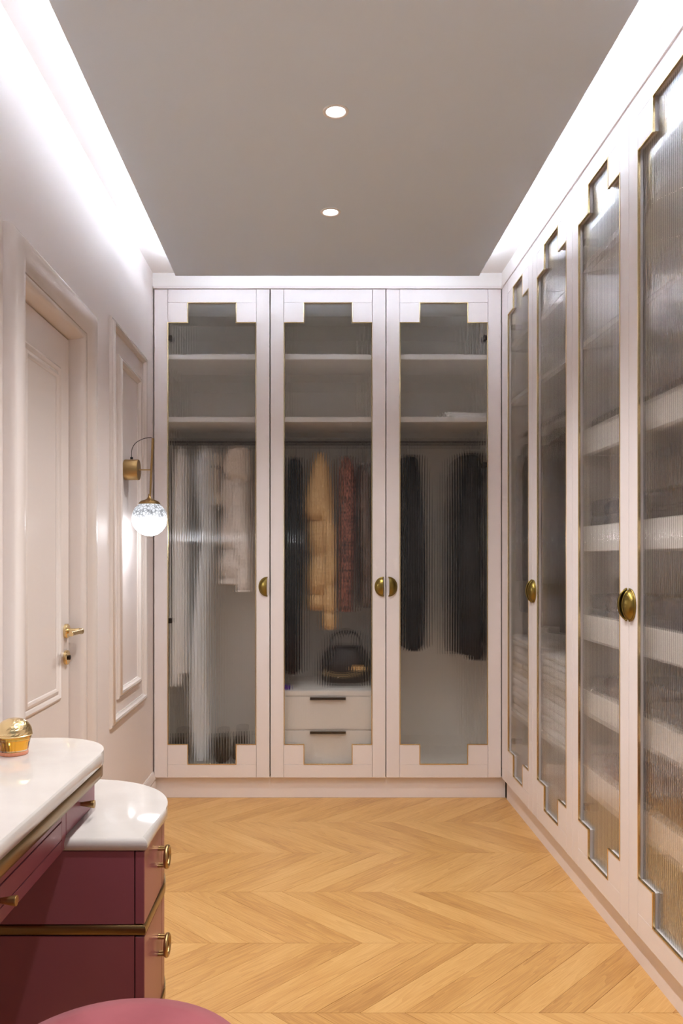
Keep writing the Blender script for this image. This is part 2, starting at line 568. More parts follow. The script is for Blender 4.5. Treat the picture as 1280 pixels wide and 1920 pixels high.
# ------------------------------------------------------------------ door
CAS = [(0.108, 0.0), (0.108, 0.012), (0.101, 0.026), (0.088, 0.036), (0.068, 0.040), (0.046, 0.038), (0.030, 0.032), (0.020, 0.024), (0.012, 0.020), (0.0112, 0.011), (0.0085, 0.011),
       (0.0078, 0.019), (0.000, 0.018), (-0.007, 0.012), (-0.012, 0.000), (-0.016, -0.012), (-0.018, -0.034), (-0.018, -0.10)]
XD = XL - 0.036
bm = bmesh.new()
add_box(bm, XD - 0.04, XD, DY0 + 0.019, DY1 - 0.021, 0.006, DZ - 0.022, 0.001)
door = struct(finish(bm, 'door_1', M['gloss']))
door['label'] = 'rose white panelled door with gold lever in the left wall'
frame_sweep('door_frame', XL, DY0, DY1, 0.0, DZ, CAS, M['gloss'], door, open_bottom=True)
GRV = [(0.0, 0.0), (0.004, 0.004), (0.010, 0.006), (0.018, 0.003), (0.024, -0.001), (0.030, 0.004), (0.036, 0.007), (0.042, 0.004), (0.046, 0.0)]
for za, zb in ((0.80, 1.845), (0.17, 0.54)):
    frame_sweep('panel_moulding', XD + 0.0005, DY0 + 0.17, DY1 - 0.165, za, zb, GRV, M['gloss'], door)
# lever handle and key rosette
hy, hz = 2.778, 0.984
hd = lathe('door_handle', [(0.0255, 0.0), (0.0255, 0.008), (0.023, 0.011), (0.012, 0.0115)], M['gold'], door, 28, (XD, hy, hz), 'X')
bm = bmesh.new()
lev = [(XD + 0.008, hy, hz), (XD + 0.03, hy, hz), (XD + 0.050, hy, hz), (XD + 0.058, hy - 0.012, hz), (XD + 0.056, hy - 0.05, hz), (XD + 0.053, hy - 0.11, hz)]
add_tube(bm, catmull(lev, 5), [0.0095] * 8 + [0.0105] * 8 + [0.0085] * 10, 12)
finish(bm, 'lever', M['gold'], hd, smooth=True, angle=50)
kr = lathe('key_rosette', [(0.0255, 0.0), (0.0255, 0.008), (0.023, 0.011), (0.011, 0.0115)], M['gold'], door, 28, (XD, hy, 0.892), 'X')
lathe('cylinder', [(0.0085, 0.01), (0.0085, 0.017), (0.006, 0.018)], M['dark'], kr, 20, (XD, hy, 0.892), 'X')
# ------------------------------------------------------------------ wardrobes
ZD0, ZD1 = 0.110, 2.627        # door bottom and top
STILE, RAIL, BLOCK = 0.068, 0.067, 0.102
TH = 0.020

def cup_handle(parent, x, z, side):
    """half moon cup pull, bulge towards -x when side = -1, open on the other side"""
    bm = bmesh.new()
    a, b, c = 0.038, 0.046, 0.026
    nu, nv = 12, 8
    def surf(k):
        rows = []
        for i in range(nu + 1):
            th = -PI / 2 + PI * i / nu
            row = []
            for j in range(nv + 1):
                ph = PI / 2 * j / nv
                row.append((x + side * (a * k) * math.cos(th) * math.cos(ph), -(c * k) * math.cos(th) * math.sin(ph) ** 0.8, z + (b * k) * math.sin(th)))
            rows.append(row)
        return rows
    for k in (1.0, 0.9):
        vr = [[bm.verts.new(p) for p in r] for r in surf(k)]
        for p, q in zip(vr, vr[1:]):
            for j in range(nv):
                bm.faces.new((p[j], p[j + 1], q[j + 1], q[j]))
    bmesh.ops.remove_doubles(bm, verts=bm.verts, dist=1e-6)
    o = finish(bm, 'handle', M['antique'], parent, smooth=True, angle=60)
    # rim against the door and curled ends of the open edge
    rim = [(x + side * (a + 0.001) * math.cos(t), -0.002, z + (b + 0.001) * math.sin(t)) for t in [-PI / 2 + PI * i / 16 for i in range(17)]]
    rim = [(x - side * 0.004, -0.003, z - b - 0.003)] + rim + [(x - side * 0.004, -0.003, z + b + 0.003)]
    bm = bmesh.new()
    bm.from_mesh(o.data)
    add_tube(bm, rim, 0.0034, 8)
    lip = [(x, -c * math.cos(t), z + b * math.sin(t)) for t in [-PI / 2 + PI * i / 16 for i in range(17)]]
    add_tube(bm, lip, 0.0022, 8)
    bmesh.ops.recalc_face_normals(bm, faces=bm.faces)
    bm.to_mesh(o.data)
    bm.free()
    for p in o.data.polygons:
        p.use_smooth = True
    return o

def fluted_glass(parent, x0, x1, z0, z1):
    bm = bmesh.new()
    yb, yf, sag = 0.0190, 0.0156, 0.0015
    n = round((x1 - x0) / 0.0125)
    p = (x1 - x0) / n
    seg = 8
    for i in range(n):
        prev = None
        for k in range(seg + 1):
            t = k / seg
            y = yf - sag * (1 - (2 * t - 1) ** 2)
            x = x0 + (i + t) * p
            cur = (bm.verts.new((x, y, z0)), bm.verts.new((x, y, z1)))
            if prev:
                f = bm.faces.new((prev[0], cur[0], cur[1], prev[1]))
                f.smooth = True
            prev = cur
    b = [bm.verts.new(v) for v in ((x0, yb, z0), (x0, yb, z1), (x1, yb, z1), (x1, yb, z0))]
    bm.faces.new(b)
    me = bpy.data.meshes.new('glass_pane')
    bm.to_mesh(me)
    bm.free()
    me.materials.append(M['glass'])
    return link('glass_pane', me, parent)

def gold_bead(parent, xa, xb, za, zb):
    B = BLOCK
    P = [(xa + B, za), (xb - B, za), (xb - B, za + B), (xb, za + B), (xb, zb - B), (xb - B, zb - B), (xb - B, zb), (xa + B, zb), (xa + B, zb - B), (xa, zb - B), (xa, za + B), (xa + B, za + B)]
    n = len(P)
    def off(d):
        out = []
        for i in range(n):
            a, b, c = P[i - 1], P[i], P[(i + 1) % n]
            e1 = (b[0] - a[0], b[1] - a[1]); e2 = (c[0] - b[0], c[1] - b[1])
            l1 = math.hypot(*e1); l2 = math.hypot(*e2)
            n1 = (-e1[1] / l1, e1[0] / l1); n2 = (-e2[1] / l2, e2[0] / l2)
            out.append((b[0] + (n1[0] + n2[0]) * d, b[1] + (n1[1] + n2[1]) * d))
        return out
    bm = bmesh.new()
    loops = [(0.0, 0.004), (0.0, -0.0012), (0.0012, -0.0018), (0.0035, -0.0016), (0.0042, -0.0006), (0.0042, 0.006), (0.0005, 0.0065)]
    vr = []
    for d, y in loops:
        vr.append([bm.verts.new((x, y, z)) for x, z in off(d)])
    for a, b in zip(vr, vr[1:]):
        for i in range(n):
            j = (i + 1) % n
            bm.faces.new((a[i], a[j], b[j], b[i]))
    return finish(bm, 'gold_bead', M['gold'], parent)

def wardrobe_door(parent, x0, x1, handle, sl=STILE, sr=STILE, hinges=(2.39, 0.33)):
    d = empty('door', (0, 0, 0), 0, parent)
    g = 0.0007
    pm = M['paint']
    bv = 0.0008
    box('stile', x0, x0 + sl - g, 0, TH, ZD0, ZD1, pm, d, bv)
    box('stile', x1 - sr + g, x1, 0, TH, ZD0, ZD1, pm, d, bv)
    a, b = x0 + sl + g, x1 - sr - g
    box('rail', a, b, 0, TH, ZD1 - RAIL, ZD1, pm, d, bv)
    box('rail', a, b, 0, TH, ZD0, ZD0 + RAIL, pm, d, bv)
    za, zb = ZD0 + RAIL + g, ZD1 - RAIL - g
    for xa, xb in ((a, a + BLOCK - g), (b - BLOCK + g, b)):
        box('corner_block', xa, xb, 0, TH, za, za + BLOCK - g, pm, d, bv)
        box('corner_block', xa, xb, 0, TH, zb - BLOCK + g, zb, pm, d, bv)
    fluted_glass(d, x0 + sl - 0.004, x1 - sr + 0.004, ZD0 + RAIL - 0.004, ZD1 - RAIL + 0.004)
    gold_bead(d, x0 + sl, x1 - sr, ZD0 + RAIL, ZD1 - RAIL)
    hz = 1.0945
    if handle == 'R':
        cup_handle(d, x1 - 0.0145, hz, -1)
        hx = x0 + sl + 0.006
    else:
        cup_handle(d, x0 + 0.0145, hz, 1)
        hx = x1 - sr - 0.006
    for zz in hinges:
        box('hinge', hx - 0.010, hx + 0.010, 0.029, 0.07, zz - 0.013, zz + 0.013, M['dark'], d, 0.003)
    return d

def carcass(root, W, depth, shelves, rail_z=None, plinth=True, plinth_gap=0.002):
    im = M['inner']
    t = 0.018
    y0 = 0.0285
    # hinge plates stand just inside, so the sides start behind the doors
    box('side_panel', 0.001, t, y0, depth, ZD0, ZD1, im, root)
    box('side_panel', W - t, W - 0.001, y0, depth, ZD0, ZD1, im, root)
    box('back_panel', t, W - t, depth - 0.01, depth, ZD0, ZD1, im, root)
    box('top_panel', t, W - t, y0, depth - 0.01, ZD1 - t, ZD1, im, root)
    box('bottom_panel', t, W - t, y0, depth - 0.01, ZD0, ZD0 + 0.025, im, root)
    for z, th in shelves:
        box('shelf', t, W - t, 0.05, depth - 0.01, z - th, z, im, root, 0.001)
    if rail_z:
        tube('clothes_rail', [(t, 0.30, rail_z), (W - t, 0.30, rail_z)], 0.0125, M['dark'], root, 12)
    if plinth:
        box('plinth', 0.0, W + plinth_gap, 0.025, 0.045, 0.0, ZD0 - 0.003, M['paint'], root)

DEPTH = 0.60
def xb(px):
    return (px - 588) * YB / 1493.3
edges = [(289.2, 505.0), (507.0, 722.4), (724.2, 939.2)]
labels = ['built-in wardrobe beside the wall light, pale dresses behind its fluted glass',
          'middle built-in wardrobe of the end wall, two white drawers behind its glass',
          'corner built-in wardrobe of the end wall, only black coats behind its glass']
RAIL_Z = 1.878
back = []
for i, (pa, pb) in enumerate(edges):
    xa, xbv = xb(pa), xb(pb)
    W = xbv - xa
    r = tag(empty('wardrobe', (xa, YB, 0)), labels[i], 'wardrobe', 'built-in wardrobes with fluted glass doors')
    sh = [(2.305, 0.026), (1.978, 0.026)]
    carcass(r, W, DEPTH, sh, RAIL_Z, plinth_gap=(xb(edges[i + 1][0]) - xbv - 0.0001) if i < 2 else XR + 0.0249 - xbv)
    wardrobe_door(r, 0, W, 'L' if i == 2 else 'R', hinges=[(2.387, 0.916), (), (2.387, 1.727)][i])
    # recessed light line under the shelf
    back.append((r, xa, W))

# drawers inside the middle wardrobe
r, xa, W = back[1]
box('drawer_top', 0.018, W - 0.018, 0.055, 0.58, 0.522, 0.548, M['inner'], r, 0.001)
for za, zb in ((0.346, 0.519), (0.140, 0.342)):
    d = box('drawer', 0.02, W - 0.02, 0.055, 0.56, za, zb, M['inner'], r, 0.0015)
    bm = bmesh.new()
    hx = W / 2
    add_box(bm, hx - 0.092, hx + 0.092, 0.036, 0.055, zb - 0.016, zb - 0.003, 0.002)
    finish(bm, 'handle', M['dark'], d)

# right-hand wardrobes, two doors each
YR = [4.100, 3.523, 2.984, 2.449, 1.910]
ROT = -PI / 2
r1 = tag(empty('wardrobe', (XR, YR[0], 0), ROT), 'two-door wardrobe in the corner of the long run, white bedding behind its glass', 'wardrobe', 'built-in wardrobes with fluted glass doors')
W1 = YR[0] - YR[2] - 0.002
carcass(r1, W1, DEPTH, [(2.318, 0.024), (2.035, 0.022), (0.482, 0.026)], 1.86)
wardrobe_door(r1, 0, YR[0] - YR[1] - 0.0012, 'R', sl=0.126)
wardrobe_door(r1, YR[0] - YR[1] + 0.0012, W1, 'L')
r2 = tag(empty('wardrobe', (XR, YR[2], 0), ROT), 'two-door wardrobe of the long run nearest the dressing table, pull-out trays behind its glass', 'wardrobe', 'built-in wardrobes with fluted glass doors')
W2 = YR[2] - YR[4] - 0.002
carcass(r2, W2, DEPTH, [(2.318, 0.022), (2.035, 0.022)])
wardrobe_door(r2, 0.001, YR[2] - YR[3] - 0.0012, 'R')
wardrobe_door(r2, YR[2] - YR[3] + 0.0012, W2, 'L')
TRAYS = [1.710, 1.355, 1.030, 0.755, 0.475]
for z in TRAYS:
    t = empty('pull_out_tray', (0, 0, 0), 0, r2)
    box('tray_front', 0.022, W2 - 0.022, 0.055, 0.073, z - 0.092, z, M['inner'], t, 0.002)
    box('tray_base', 0.022, W2 - 0.022, 0.073, 0.56, z - 0.092, z - 0.078, M['inner'], t)
    box('tray_side', 0.022, 0.036, 0.073, 0.56, z - 0.078, z - 0.01, M['inner'], t)
    box('tray_side', W2 - 0.036, W2 - 0.022, 0.073, 0.56, z - 0.078, z - 0.01, M['inner'], t)

# ------------------------------------------------------------------ clothes
def lerp_prof(prof, m):
    """prof rows (z, cx, hx, hy) from the top down, resampled to m rows"""
    out = []
    n = len(prof) - 1
    for i in range(m + 1):
        t = i / m * n
        k = min(int(t), n - 1)
        f = t - k
        p0 = prof[max(k - 1, 0)]; p1 = prof[k]; p2 = prof[k + 1]; p3 = prof[min(k + 2, n)]
        row = []
        for c in range(4):
            a, b, d, e = p0[c], p1[c], p2[c], p3[c]
            v = 0.5 * (2 * b + (d - a) * f + (2 * a - 5 * b + 4 * d - e) * f * f + (3 * b - a - 3 * d + e) * f ** 3)
            lo, hi = min(b, d), max(b, d)
            row.append(min(max(v, lo - 0.2 * (hi - lo)), hi + 0.2 * (hi - lo)))
        out.append(row)
    return out

def cloth_tube(name, prof, cyy, m, parent, folds=0.0, nf=5, quilt=0.0, nq=6, seed=1, m_rows=60, n=30, hem=0.0, open_top=False):
    R = random.Random(seed)
    ph = [R.uniform(0, 6.28) for _ in range(6)]
    rows = lerp_prof(prof, m_rows)
    rings = []
    L = len(rows) - 1
    for i, (z, cx, hx, hyv) in enumerate(rows):
        t = i / L
        q = 1.0
        if quilt:
            q = 1 - quilt + quilt * abs(math.sin(PI * (t * nq + 0.06 * math.sin(ph[4] + 5 * t)))) ** 0.62
        ring = []
        for k in range(n):
            a = 2 * PI * k / n
            f = 1 - folds * min(1, 2.2 * t) * (1.4 - math.sin(nf * a + ph[0] + 1.3 * math.sin(3 * t + ph[1])) - 0.5 * math.sin((2 * nf + 1) * a + ph[2]))
            zz = z
            if hem and i == L:
                zz += hem * math.sin(2 * a + ph[3])
            sgn = lambda v: (abs(v) ** 0.8) * (1 if v >= 0 else -1)
            ring.append((cx + hx * q * f * sgn(math.cos(a)) + 0.004 * math.sin(7 * t + ph[5]), cyy + hyv * q * f * sgn(math.sin(a)), zz))
        rings.append(ring)
    bm = bmesh.new()
    add_loft(bm, rings, cap0=not open_top)
    return finish(bm, name, m, parent, smooth=True, angle=60)

def hanger(x, y, rz, label, rot=0.0, w=0.13, drop=0.068):
    """hanger square to the rail, hook over it, shoulder bar drop below the rail"""
    h = tag(empty('coat_hanger', (x, y, rz), rot), label, 'hanger', 'black coat hangers on the clothes rails')
    hook = [(0, 0, -drop), (0, 0, -0.036), (0, 0.010, -0.020), (0, 0.0175, 0), (0, 0.0124, 0.0124), (0, 0, 0.0175), (0, -0.0124, 0.0124), (0, -0.0175, 0.0)]
    tube('hook', catmull(hook, 4), 0.0022, M['hang'], h, 6)
    sh = [(0, -w, -drop - 0.030), (0, -w * 0.6, -drop - 0.017), (0, -w * 0.2, -drop - 0.004), (0, 0, -drop), (0, w * 0.2, -drop - 0.004), (0, w * 0.6, -drop - 0.017), (0, w, -drop - 0.030)]
    bm = bmesh.new()
    add_tube(bm, catmull(sh, 4), 0.006, 8)
    finish(bm, 'shoulder_bar', M['hang'], h, smooth=True)
    return h

YH = YB + 0.30     # rail depth of the end wall
def px_prof(rows, Yd, hy):
    """rows (py, px left, px right[, hy factor]) seen at depth Yd"""
    out = []
    for r in rows:
        py, a, b = r[:3]
        f = r[3] if len(r) > 3 else 1.0
        xl, xr = at(a, py, Yd)[0], at(b, py, Yd)[0]
        out.append((at(a, py, Yd)[2], (xl + xr) / 2, (xr - xl) / 2, hy * f))
    return out

def garment(name, label, cat, pieces, hang_px, hlabel, group='clothes hanging on the end wall rails'):
    """pieces: (part name, rows, depth of the picture plane, centre depth, half depth, material, options)"""
    r = tag(empty(name, (at(hang_px, 900, YH)[0], YH, 0)), label, cat, group)
    for pn, rows, Yd, cyy, hyv, m, opt in pieces:
        o = cloth_tube(pn, px_prof(rows, Yd, hyv), cyy, m, None, open_top=pn == 'body', **opt)
        o.parent = r
        o.matrix_parent_inverse = Matrix.Translation((-r.location[0], -r.location[1], 0))
    top = px_prof(pieces[0][1], pieces[0][2], pieces[0][4])[0]
    hanger(top[1] + 0.002, YH, RAIL_Z, hlabel, drop=max(0.060, RAIL_Z - top[0] + 0.055))
    return r

F = YB + 0.16     # depth where a sleeve faces the glass
garment('white_blouse_dress', 'off-white long sleeved dress hanging at the wall end of the left rail', 'dress', [
    ('body', [(838, 340, 346, .3), (846, 334, 349, .75), (880, 328, 350), (960, 324, 349), (1100, 323, 352), (1230, 321, 354), (1276, 325, 350)], YH, YH + 0.02, 0.20, M['white_cloth'], dict(folds=0.09, nf=6, seed=2, hem=0.012)),
    ('sleeve', [(850, 336, 346, .7), (890, 334, 349), (1000, 335, 350), (1150, 336, 352), (1262, 334, 350)], F, F + 0.03, 0.05, M['white_cloth'], dict(folds=0.06, nf=4, seed=3)),
], 340, 'black hanger carrying the off-white dress beside the wall')
garment('long_satin_dress', 'long pale grey dress reaching the wardrobe floor behind the left door', 'dress', [
    ('body', [(834, 379, 398, .3), (842, 372, 402, .7), (872, 358, 400), (905, 360, 400), (960, 367, 400), (1010, 372, 400), (1080, 366, 396), (1180, 356, 392), (1300, 349, 396), (1370, 352, 400), (1420, 364, 394)], F + 0.06, YH, 0.19, M['sheer'], dict(folds=0.08, nf=5, seed=5, hem=0.004)),
], 386, 'black hanger carrying the long pale grey dress')
garment('folded_cream_scarf', 'short cream knitted scarf folded over a hanger beside the padded jacket', 'scarf', [
    ('body', [(846, 400, 407, .6), (858, 398, 408), (915, 397, 406), (925, 396, 408, .8), (944, 398, 407, .7)], F, F + 0.06, 0.05, M['cream'], dict(folds=0.05, nf=7, seed=8)),
], 404, 'black hanger carrying the cream scarf')
garment('padded_jacket', 'light stone-grey quilted jacket with furry hood behind the left door', 'jacket', [
    ('body', [(858, 428, 462, .5), (880, 414, 474, .9), (960, 408, 480), (1030, 406, 480), (1085, 406, 478), (1097, 412, 470, .9)], YH - 0.06, YH, 0.18, M['stone'], dict(quilt=0.26, nq=5, seed=11, folds=0.015)),
    ('sleeve', [(888, 436, 456, .7), (915, 430, 464), (970, 430, 468), (1040, 436, 474), (1100, 440, 474), (1110, 442, 470, .9)], F, F + 0.01, 0.065, M['stone'], dict(quilt=0.24, nq=6, seed=12)),
    ('hood', [(838, 434, 462, .5), (848, 424, 470), (870, 416, 474), (892, 420, 472), (905, 432, 462, .7)], F + 0.03, F + 0.03, 0.090, M['fur'], dict(folds=0.04, nf=9, seed=13)),
], 446, 'black hanger carrying the stone-grey quilted jacket')
garment('long_black_coat', 'long black coat at the left end of the middle rail', 'coat', [
    ('body', [(860, 545, 560, .4), (872, 538, 566, .9), (960, 534, 566), (1120, 532, 566), (1240, 532, 566), (1258, 534, 564)], YH - 0.06, YH, 0.2, M['ink'], dict(folds=0.05, nf=5, seed=21)),
    ('sleeve', [(874, 542, 556, .8), (930, 540, 560), (1080, 540, 562), (1190, 542, 562)], F, F + 0.01, 0.05, M['ink'], dict(folds=0.03, nf=3, seed=22)),
], 552, 'black hanger carrying the long black coat beside the tan one')
garment('tan_padded_coat', 'tan quilted coat with large hood in the middle wardrobe', 'coat', [
    ('body', [(866, 590, 606, .5), (890, 576, 620, .9), (960, 572, 626), (1040, 575, 626), (1110, 570, 622), (1144, 573, 614, .9)], YH - 0.05, YH, 0.18, M['tan'], dict(quilt=0.26, nq=5, seed=31, folds=0.015)),
    ('sleeve', [(948, 602, 620, .7), (975, 600, 628), (1030, 603, 630), (1100, 604, 630), (1150, 604, 632), (1180, 605, 633, .95)], F, F + 0.01, 0.065, M['tan'], dict(quilt=0.24, nq=5, seed=32)),
    ('hood', [(850, 594, 606, .5), (876, 582, 616), (920, 573, 624), (958, 571, 628), (975, 576, 620, .7)], F + 0.02, F + 0.03, 0.090, M['tan'], dict(folds=0.04, nf=5, seed=33)),
], 600, 'black hanger carrying the tan quilted coat')
garment('tweed_jacket', 'red-brown tweed jacket beside the tan quilted coat', 'jacket', [
    ('body', [(858, 644, 658, .5), (880, 638, 666, .9), (980, 634, 668), (1100, 634, 664), (1145, 634, 665)], YH - 0.06, YH, 0.18, M['tweed'], dict(folds=0.03, nf=5, seed=41)),
    ('sleeve', [(856, 646, 656, .6), (876, 638, 664), (940, 636, 666), (990, 634, 656, .9), (1040, 636, 654), (1140, 637, 656)], F, F + 0.01, 0.05, M['tweed'], dict(folds=0.02, nf=3, seed=42)),
], 650, 'black hanger carrying the tweed jacket')
garment('taupe_padded_jacket', 'dark taupe quilted jacket at the right end of the middle rail', 'jacket', [
    ('body', [(868, 676, 690, .5), (890, 670, 696, .9), (980, 672, 700), (1080, 672, 700), (1138, 674, 700)], YH - 0.06, YH, 0.18, M['taupe'], dict(quilt=0.24, nq=5, seed=51)),
    ('sleeve', [(884, 678, 694, .7), (950, 674, 698), (1050, 676, 700), (1130, 680, 699)], F, F + 0.01, 0.06, M['taupe'], dict(quilt=0.24, nq=5, seed=52)),
], 684, 'black hanger carrying the taupe quilted jacket')
garment('black_wool_coat', 'black wool coat at the left end of the corner wardrobe rail', 'coat', [
    ('body', [(856, 756, 784, .4), (868, 750, 790, .9), (960, 748, 798), (1100, 748, 804), (1212, 750, 800)], YH - 0.06, YH, 0.2, M['ink'], dict(folds=0.05, nf=5, seed=61, hem=0.012)),
    ('sleeve', [(866, 760, 780, .8), (930, 756, 786), (1060, 758, 792), (1148, 762, 792)], F, F + 0.01, 0.055, M['ink'], dict(folds=0.03, nf=3, seed=62)),
], 772, 'black hanger carrying the black wool coat')
garment('black_padded_coat', 'bulky black quilted coat against the corner side of its wardrobe', 'coat', [
    ('body', [(850, 870, 896, .4), (866, 856, 906, .9), (960, 848, 908), (1100, 844, 908), (1228, 848, 908)], YH - 0.06, YH, 0.2, M['inkny'], dict(quilt=0.1, nq=7, seed=71, hem=0.02)),
    ('sleeve', [(858, 872, 896, .7), (930, 866, 904), (1060, 870, 908), (1180, 874, 908), (1236, 878, 908)], F, F + 0.01, 0.065, M['inkny'], dict(quilt=0.1, nq=7, seed=72)),
], 884, 'black hanger carrying the bulky black quilted coat')

# things standing on the wardrobe floors and shelves
def soft_block(name, x0, x1, y0, y1, z0, z1, m, seed, layers=2, sag=0.004):
    """folded cloth: rounded slab with a crease round it"""
    R = random.Random(seed)
    bm = bmesh.new()
    n = 36
    rings = []
    steps = layers * 6
    hx, hyv = (x1 - x0) / 2, (y1 - y0) / 2
    cx, cyy = (x0 + x1) / 2, (y0 + y1) / 2
    ph = R.uniform(0, 6.28)
    for i in range(steps + 1):
        t = i / steps
        q = 0.955 + 0.045 * abs(math.sin(PI * t * layers)) ** 0.4
        if i in (0, steps):
            q = 0.93
        ring = []
        for k in range(n):
            a = 2 * PI * k / n
            ca, sa = math.cos(a), math.sin(a)
            e = 0.22
            sx = (abs(ca) ** e) * (1 if ca >= 0 else -1)
            sy = (abs(sa) ** e) * (1 if sa >= 0 else -1)
            dz = sag * math.sin(2 * a + ph) * t
            ring.append((cx + hx * q * sx, cyy + hyv * q * sy, z0 + (z1 - z0) * t + dz))
        rings.append(ring)
    add_loft(bm, rings)
    return finish(bm, name, m, None, smooth=True, angle=70)

xl = at(834, 780, YB + 0.12)[0]
tag(soft_block('folded_towel', xl, xl + 0.225, YB + 0.08, YB + 0.40, 1.979, 2.012, M['white_cloth'], 3), 'white folded towel on the lower shelf of the corner wardrobe', 'towel')
xl = at(646, 780, YB + 0.2)[0]
tag(soft_block('folded_napkin', xl - 0.06, xl + 0.05, YB + 0.16, YB + 0.40, 1.979, 1.990, M['white_cloth'], 4, 1, 0.001), 'small white folded cloth on the lower shelf of the middle wardrobe', 'cloth')

# handbag on the drawer top
bx = at(650, 1240, YB + 0.2)[0]
by, bz = YB + 0.27, 0.5485
bag = tag(empty('handbag', (bx, by, bz)), 'rounded black leather handbag with gold chain on top of the drawers', 'handbag')
rings = []
for hx, hyv, z in ((0.118, 0.052, 0.0), (0.132, 0.066, 0.012), (0.142, 0.072, 0.06), (0.138, 0.068, 0.12), (0.118, 0.055, 0.175), (0.088, 0.036, 0.205), (0.06, 0.02, 0.215)):
    rings.append([(hx * (abs(math.cos(a)) ** 0.7) * (1 if math.cos(a) >= 0 else -1), hyv * (abs(math.sin(a)) ** 0.7) * (1 if math.sin(a) >= 0 else -1), z) for a in [2 * PI * k / 28 for k in range(28)]])
bm = bmesh.new(); add_loft(bm, rings)
finish(bm, 'body', M['leather'], bag, smooth=True, angle=60)
for yy in (-0.03, 0.03):
    tube('handle', catmull([(-0.085, yy, 0.18), (-0.075, yy, 0.25), (-0.03, yy, 0.285), (0.03, yy, 0.285), (0.075, yy, 0.25), (0.085, yy, 0.18)], 5), 0.0065, M['leather'], bag, 8)
bm = bmesh.new()
for k in range(13):
    t = k / 12
    cxk, czk = -0.12 + 0.19 * t, 0.075 - 0.018 * math.sin(PI * t)
    ln = [(cxk + 0.009 * math.cos(a), -0.0735, czk + 0.006 * math.sin(a)) for a in [2 * PI * q / 8 for q in range(8)]]
    b2 = bmesh.new(); add_tube(b2, ln, 0.0018, 5, True)
    me2 = bpy.data.meshes.new('t'); b2.to_mesh(me2); b2.free(); bm.from_mesh(me2); bpy.data.meshes.remove(me2)
ch = finish(bm, 'chain', M['gold'], bag, smooth=True)
ch['kind'] = 'stuff'
bm = bmesh.new(); add_box(bm, 0.03, 0.10, -0.077, -0.066, 0.088, 0.108, 0.002)
finish(bm, 'clasp', M['gold'], bag)
px0 = at(536, 1294, YB + 0.1)
tag(box('card_box', px0[0] - 0.028, px0[0] + 0.022, YB + 0.085, YB + 0.13, 0.5485, 0.569, M['purple'], None, 0.002), 'little violet card box on the drawer top by the black coat', 'box')

def boot(x, y, z, rot, label):
    r = tag(empty('ankle_boot', (x, y, z), rot), label, 'boot', 'black ankle boots on the wardrobe floor')
    rings = []
    # heel to toe runs along -y; shaft up
    for zz, c, hl, hw in ((0.0, -0.02, 0.118, 0.040), (0.014, -0.02, 0.120, 0.043), (0.036, -0.015, 0.112, 0.043), (0.055, 0.008, 0.085, 0.040), (0.072, 0.036, 0.052, 0.036), (0.095, 0.042, 0.046, 0.036), (0.115, 0.043, 0.048, 0.038)):
        rings.append([(hw * math.cos(a), c + hl * math.sin(a), zz) for a in [2 * PI * k / 22 for k in range(22)]])
    bm = bmesh.new(); add_loft(bm, rings)
    finish(bm, 'upper', M['leather'], r, smooth=True, angle=60)
    bm = bmesh.new()
    add_loft(bm, [[((0.045) * math.cos(a), -0.02 + 0.123 * math.sin(a), zz) for a in [2 * PI * k / 22 for k in range(22)]] for zz in (-0.012, 0.0)])
    finish(bm, 'sole', M['black'], r, smooth=True, angle=40)
    return r
fz = ZD0 + 0.025 + 0.0125
p = at(331, 1390, YB + 0.24); boot(p[0], YB + 0.27, fz, 0.05, 'black ankle boot beside the wall, below the off-white dress')
p = at(412, 1390, YB + 0.24); boot(p[0], YB + 0.27, fz, 0.10, 'black ankle boot just right of the long dress hem')
p = at(446, 1390, YB + 0.28); boot(p[0], YB + 0.32, fz, -0.05, 'black ankle boot below the quilted jacket, farther from the long dress')

# right-hand corner wardrobe: coats on its rail and folded bedding on the low shelf
def side_garment(name, label, hlabel, Yc, top, bot, hx, hd, m, seed, quilt=0.0, front=0.0):
    r = tag(empty(name, (XR + 0.30, Yc, 0), ROT), label, 'coat', 'coats hanging in the long wardrobe run')
    cloth_tube('body', [(top, 0, hx * .3, hd * .4), (top - 0.04, 0, hx * .9, hd * .9), (top - 0.4, 0, hx, hd), (bot, 0, hx * 1.05, hd)], 0, m, r, folds=0.04, nf=5, seed=seed, quilt=quilt, nq=6, open_top=True)
    cloth_tube('sleeve', [(top - 0.05, 0, hx * .5, 0.035), (top - 0.15, 0, hx * .75, 0.055), (top - 0.4, 0, hx * .75, 0.055), (max(bot + 0.05, top - 0.66), 0, hx * .7, 0.05)], -hd + 0.02, m, r, folds=0.03, nf=3, seed=seed + 1, quilt=quilt, nq=6)
    hanger(XR + 0.30, Yc, 1.86, hlabel, ROT, drop=1.86 - top + 0.055)
    return r
side_garment('grey_wool_coat', 'charcoal coat nearest the corner in the long wardrobe run', 'black hanger carrying the charcoal coat', 3.90, 1.79, 0.98, 0.082, 0.212, M['grey'], 81)
side_garment('brown_wool_coat', 'brown coat between the charcoal and black coats of the long run', 'black hanger carrying the brown coat', 3.66, 1.79, 0.93, 0.080, 0.212, M['brown'], 83)
side_garment('black_rail_coat', 'black coat hanging beside the brown coat above the bedding', 'black hanger carrying the black coat beside the brown one', 3.44, 1.79, 0.92, 0.082, 0.212, M['ink'], 85)
side_garment('navy_rail_coat', 'dark navy coat hanging nearest the pull-out trays', 'black hanger carrying the dark navy coat', 3.22, 1.79, 0.93, 0.082, 0.212, M['navy'], 87)
ordn = ['lowest', 'second from the bottom', 'third from the bottom', 'fourth from the bottom', 'fifth from the bottom', 'topmost']
